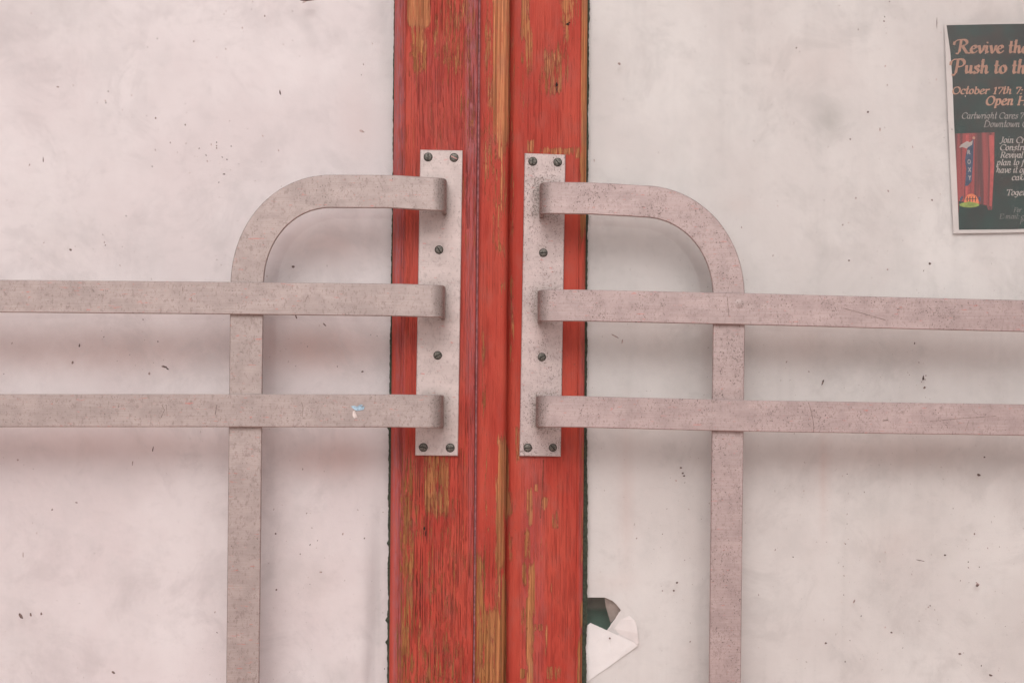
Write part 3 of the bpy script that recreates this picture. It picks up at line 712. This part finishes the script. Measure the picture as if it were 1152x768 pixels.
def stroke_text(txt, x0, yb, xh, nib, mat, slope=.0, shear=.12, name='lettering', G=G, width=None, mnf=.16):
    if width:
        tot = sum(G[c][0] for c in txt)+.1; xs_ = width/tot
    else: xs_ = xh
    v, f = [], []; x = 0; k0 = 0
    nv = (math.cos(math.radians(25))*nib/2, math.sin(math.radians(25))*nib/2); mn = nib*mnf
    for ch in txt:
        adv, lines = G[ch]
        for ln in lines:
            pts = [(x0+(x+a)*xs_+b*shear*xh, yb-b*xh+slope*(x)*xh) for a, b in ln]
            for p, q in zip(pts, pts[1:]):
                dx, dy = q[0]-p[0], q[1]-p[1]; L = math.hypot(dx, dy) or 1
                s = abs(dx/L*(-nv[1]*1)-dy/L*nv[0])      # half width across the nib
                hw = max(mn, s); nx_, ny_ = -dy/L*hw, dx/L*hw; ex, ey = dx/L*hw*.3, dy/L*hw*.3
                k = len(v); hh = HPo+.32+.0015*k0; k0 += 1
                v += [at(p[0]-nx_-ex, p[1]-ny_-ey, hh), at(q[0]-nx_+ex, q[1]-ny_+ey, hh), at(q[0]+nx_+ex, q[1]+ny_+ey, hh), at(p[0]+nx_-ex, p[1]+ny_-ey, hh)]
                f.append((k, k+3, k+2, k+1))
        x += adv
    return obj(name, v, f, mat, pst)
stroke_text('Revive the', 1075.5, 59.6, 8.0, 3.4, M_TO, width=83)
stroke_text('Push to the', 1071.5, 82.6, 8.6, 3.6, M_TO, width=92.5)
def text(txt, x0, yb, cap, mat, width=None, bold=0., shear=.28, name='lettering', serif=True):
    cu = bpy.data.curves.new('t', 'FONT'); cu.body = txt; cu.size = 1; cu.shear = shear; cu.offset = bold; cu.fill_mode = 'FRONT'
    t = bpy.data.objects.new('t', cu); COL.objects.link(t)
    dg = bpy.context.evaluated_depsgraph_get(); dg.update()
    me = bpy.data.meshes.new_from_object(t.evaluated_get(dg)); bpy.data.objects.remove(t); bpy.data.curves.remove(cu)
    vv = [v.co.copy() for v in me.vertices]; ff = [tuple(p.vertices) for p in me.polygons]
    bpy.data.meshes.remove(me)
    x1 = max(v.x for v in vv); xm = min(v.x for v in vv); sy = cap/.70; sx = (width/(x1-xm)) if width else sy
    pts = [at(x0+(v.x-xm)*sx, yb-v.y*sy, HPo+.4) for v in vv]
    return obj(name, pts, ff, mat, pst)
GS = dict(G); GS.update(G2)
def ser(t, x, y, xh, nib, mat, w, mnf=.22): stroke_text(t, x, y, xh, nib, mat, shear=.24, G=GS, width=w, mnf=mnf)
ser('October', 1070.8, 105.8, 5.3, 2.1, M_TO2, 42)
ser('17th', 1116.6, 105.8, 5.3, 2.1, M_TO2, 22)
ser('7:', 1142, 105.8, 5.3, 2.1, M_TO2, 8.5)
ser('Open', 1108.6, 118.2, 6.6, 2.7, M_TO2, 32)
ser('H', 1144.0, 118.2, 6.6, 2.7, M_TO2, 12)
ser('Cartwright', 1081.6, 133.6, 4.6, 1.2, M_TG, 40)
ser('Cares', 1123.6, 133.6, 4.6, 1.2, M_TG, 22)
ser('7', 1147, 133.6, 4.6, 1.2, M_TG, 4.5)
ser('Downtown', 1106.6, 143, 4.6, 1.2, M_TG, 41)
ser('C', 1149.6, 143, 4.6, 1.2, M_TG, 6)
for s_, x, y, w_, m_ in (('Join Cro', 1125, 160.8, 32, M_TW), ('Constru', 1124.6, 169.2, 31, M_TW), ('Revival', 1125, 177.6, 26, M_TW), ('plan to f', 1121, 186, 31, M_TW),
                   ('have it op', 1120.4, 194.4, 35, M_TW), ('cake', 1138, 202.8, 18, M_TW), ('Toget', 1131.6, 219.8, 22, M_TW),
                   ('For', 1140, 238.8, 9, M_TD), ('E-mail: cr', 1124, 246, 31, M_TD), ('P', 1147, 252, 4, M_TD)):
    ser(s_, x, y, 4.5 if m_ is M_TW else 3.6, 1.35 if m_ is M_TW else 1.0, m_, w_)
for ch, x, y in (('R',1088.4,173.6),('O',1088.4,184.4),('X',1089,193.4),('Y',1089.2,202.4)): text(ch, x, y, 4.8, M_TW, 3.6, .02, 0)
# strip of tape at the top corner
M_TAPE = simple('clear_tape', (.60,.545,.52), .3, .05, 80)

# ------------------------------------------------------------------ sticker remnant on the lower left bar
M_SB = simple('pale_blue_vinyl', (.34,.48,.58), .6, .25, 300); M_SW = simple('pinkish_white_vinyl', (.64,.55,.52), .6, .1, 300)
def scrap(pts, lift): return [at(x, y, HL+lift+l) for x, y, l in pts]
v = []; f = []; fm = []
for pts, mi in (([(394.6,456.6,.2),(399,456.2,.6),(402.6,457.6,1.2),(405.4,461.6,.3),(401,462,.4),(397.4,459.6,.3)], 0),
                ([(401.6,457.2,.9),(405.6,454.6,2.2),(408.4,455.2,1.6),(406.6,457.4,1.0),(410.2,456.6,1.4),(409.2,460.6,.6),(405,461.4,.7)], 0),
                ([(397.0,462.2,.3),(399,461.8,1.0),(401.6,467.6,1.2),(402.2,469.8,.4),(398.4,470.2,.3),(396.6,467.4,.3)], 1)):
    k = len(v); v += scrap(pts, .1+.1*mi); f.append(tuple(range(k, k+len(pts)))[::-1]); fm.append(mi)
so = obj('sticker_scrap', v, f, [M_SB, M_SW], fm=fm)
tag(so, 'tiny torn scrap of pale blue sticker on the lower left bar', 'sticker')

# ------------------------------------------------------------------ unseen brick ground added in front of the doors to bounce pink light
def bounce_pav():
    s = NT('pink_bounce_brick')
    v = s.vm(s.pos, (1,1,1))
    b = s.n('TexBrick', {'Vector': v, 'Color1': (.66,.34,.28), 'Color2': (.72,.43,.36), 'Mortar': (.52,.42,.38), 'Scale': 4.0, 'Mortar Size': .02})
    c = s.mix(s.step(s.noise(3, 4, .6), .35, .7, 0, .4), b, (.50,.40,.37))
    s.bsdf(c, .85); return s.m
gr = obj('bounce_pavement', [(-60,-80,0),(60,-80,0),(60,40,0),(-60,40,0)], [(0,1,2,3)], bounce_pav(), origin=Vector((0,0,0))); gr['kind'] = 'structure'

# ------------------------------------------------------------------ camera and light
cam = bpy.data.cameras.new('camera'); co = bpy.data.objects.new('camera', cam); COL.objects.link(co); S.camera = co
cam.sensor_width = 36; cam.lens = 36*D*1000/1152; cam.clip_end = 300; cam.clip_start = .05
cam.shift_x = (576-CX)/1152; cam.shift_y = (CY-384)/1152
R3 = Matrix(((math.cos(A), -math.sin(A), 0), (0, 0, -1), (math.sin(A), math.cos(A), 0)))
co.matrix_world = Matrix.Translation((0, -D, ZC)) @ R3.to_4x4()

w = bpy.data.worlds.new('World'); S.world = w; w.use_nodes = True; t = w.node_tree; t.nodes.clear()
sky = t.nodes.new('ShaderNodeTexSky'); sky.sky_type = 'NISHITA'; sky.sun_disc = False
EL, AZ = math.radians(41), math.radians(-6)      # sun high, in front of the doors and a little to the left
sky.sun_elevation = EL; sky.sun_rotation = math.radians(180)+(-AZ); sky.air_density = 1.0; sky.dust_density = 4.0; sky.ozone_density = 1.0
hs_ = t.nodes.new('ShaderNodeHueSaturation'); hs_.inputs['Saturation'].default_value = .16
bg = t.nodes.new('ShaderNodeBackground'); bg.inputs[1].default_value = .122
ow = t.nodes.new('ShaderNodeOutputWorld')
t.links.new(sky.outputs[0], hs_.inputs['Color']); t.links.new(hs_.outputs[0], bg.inputs[0]); t.links.new(bg.outputs[0], ow.inputs[0])
sl = bpy.data.lights.new('sun', 'SUN'); sl.energy = 1.12; sl.angle = math.radians(36); sl.color = (1, .95, .94)
so_ = bpy.data.objects.new('sun', sl); COL.objects.link(so_)
dirv = Vector((math.sin(AZ)*math.cos(EL), -math.cos(AZ)*math.cos(EL), math.sin(EL)))
so_.rotation_euler = dirv.to_track_quat('Z', 'Y').to_euler(); so_.location = (0, -3, 4)

S.view_settings.view_transform = 'Standard'; S.view_settings.look = 'None'; S.view_settings.exposure = 0; S.view_settings.gamma = 1
S.render.resolution_x = 1024; S.render.resolution_y = 682
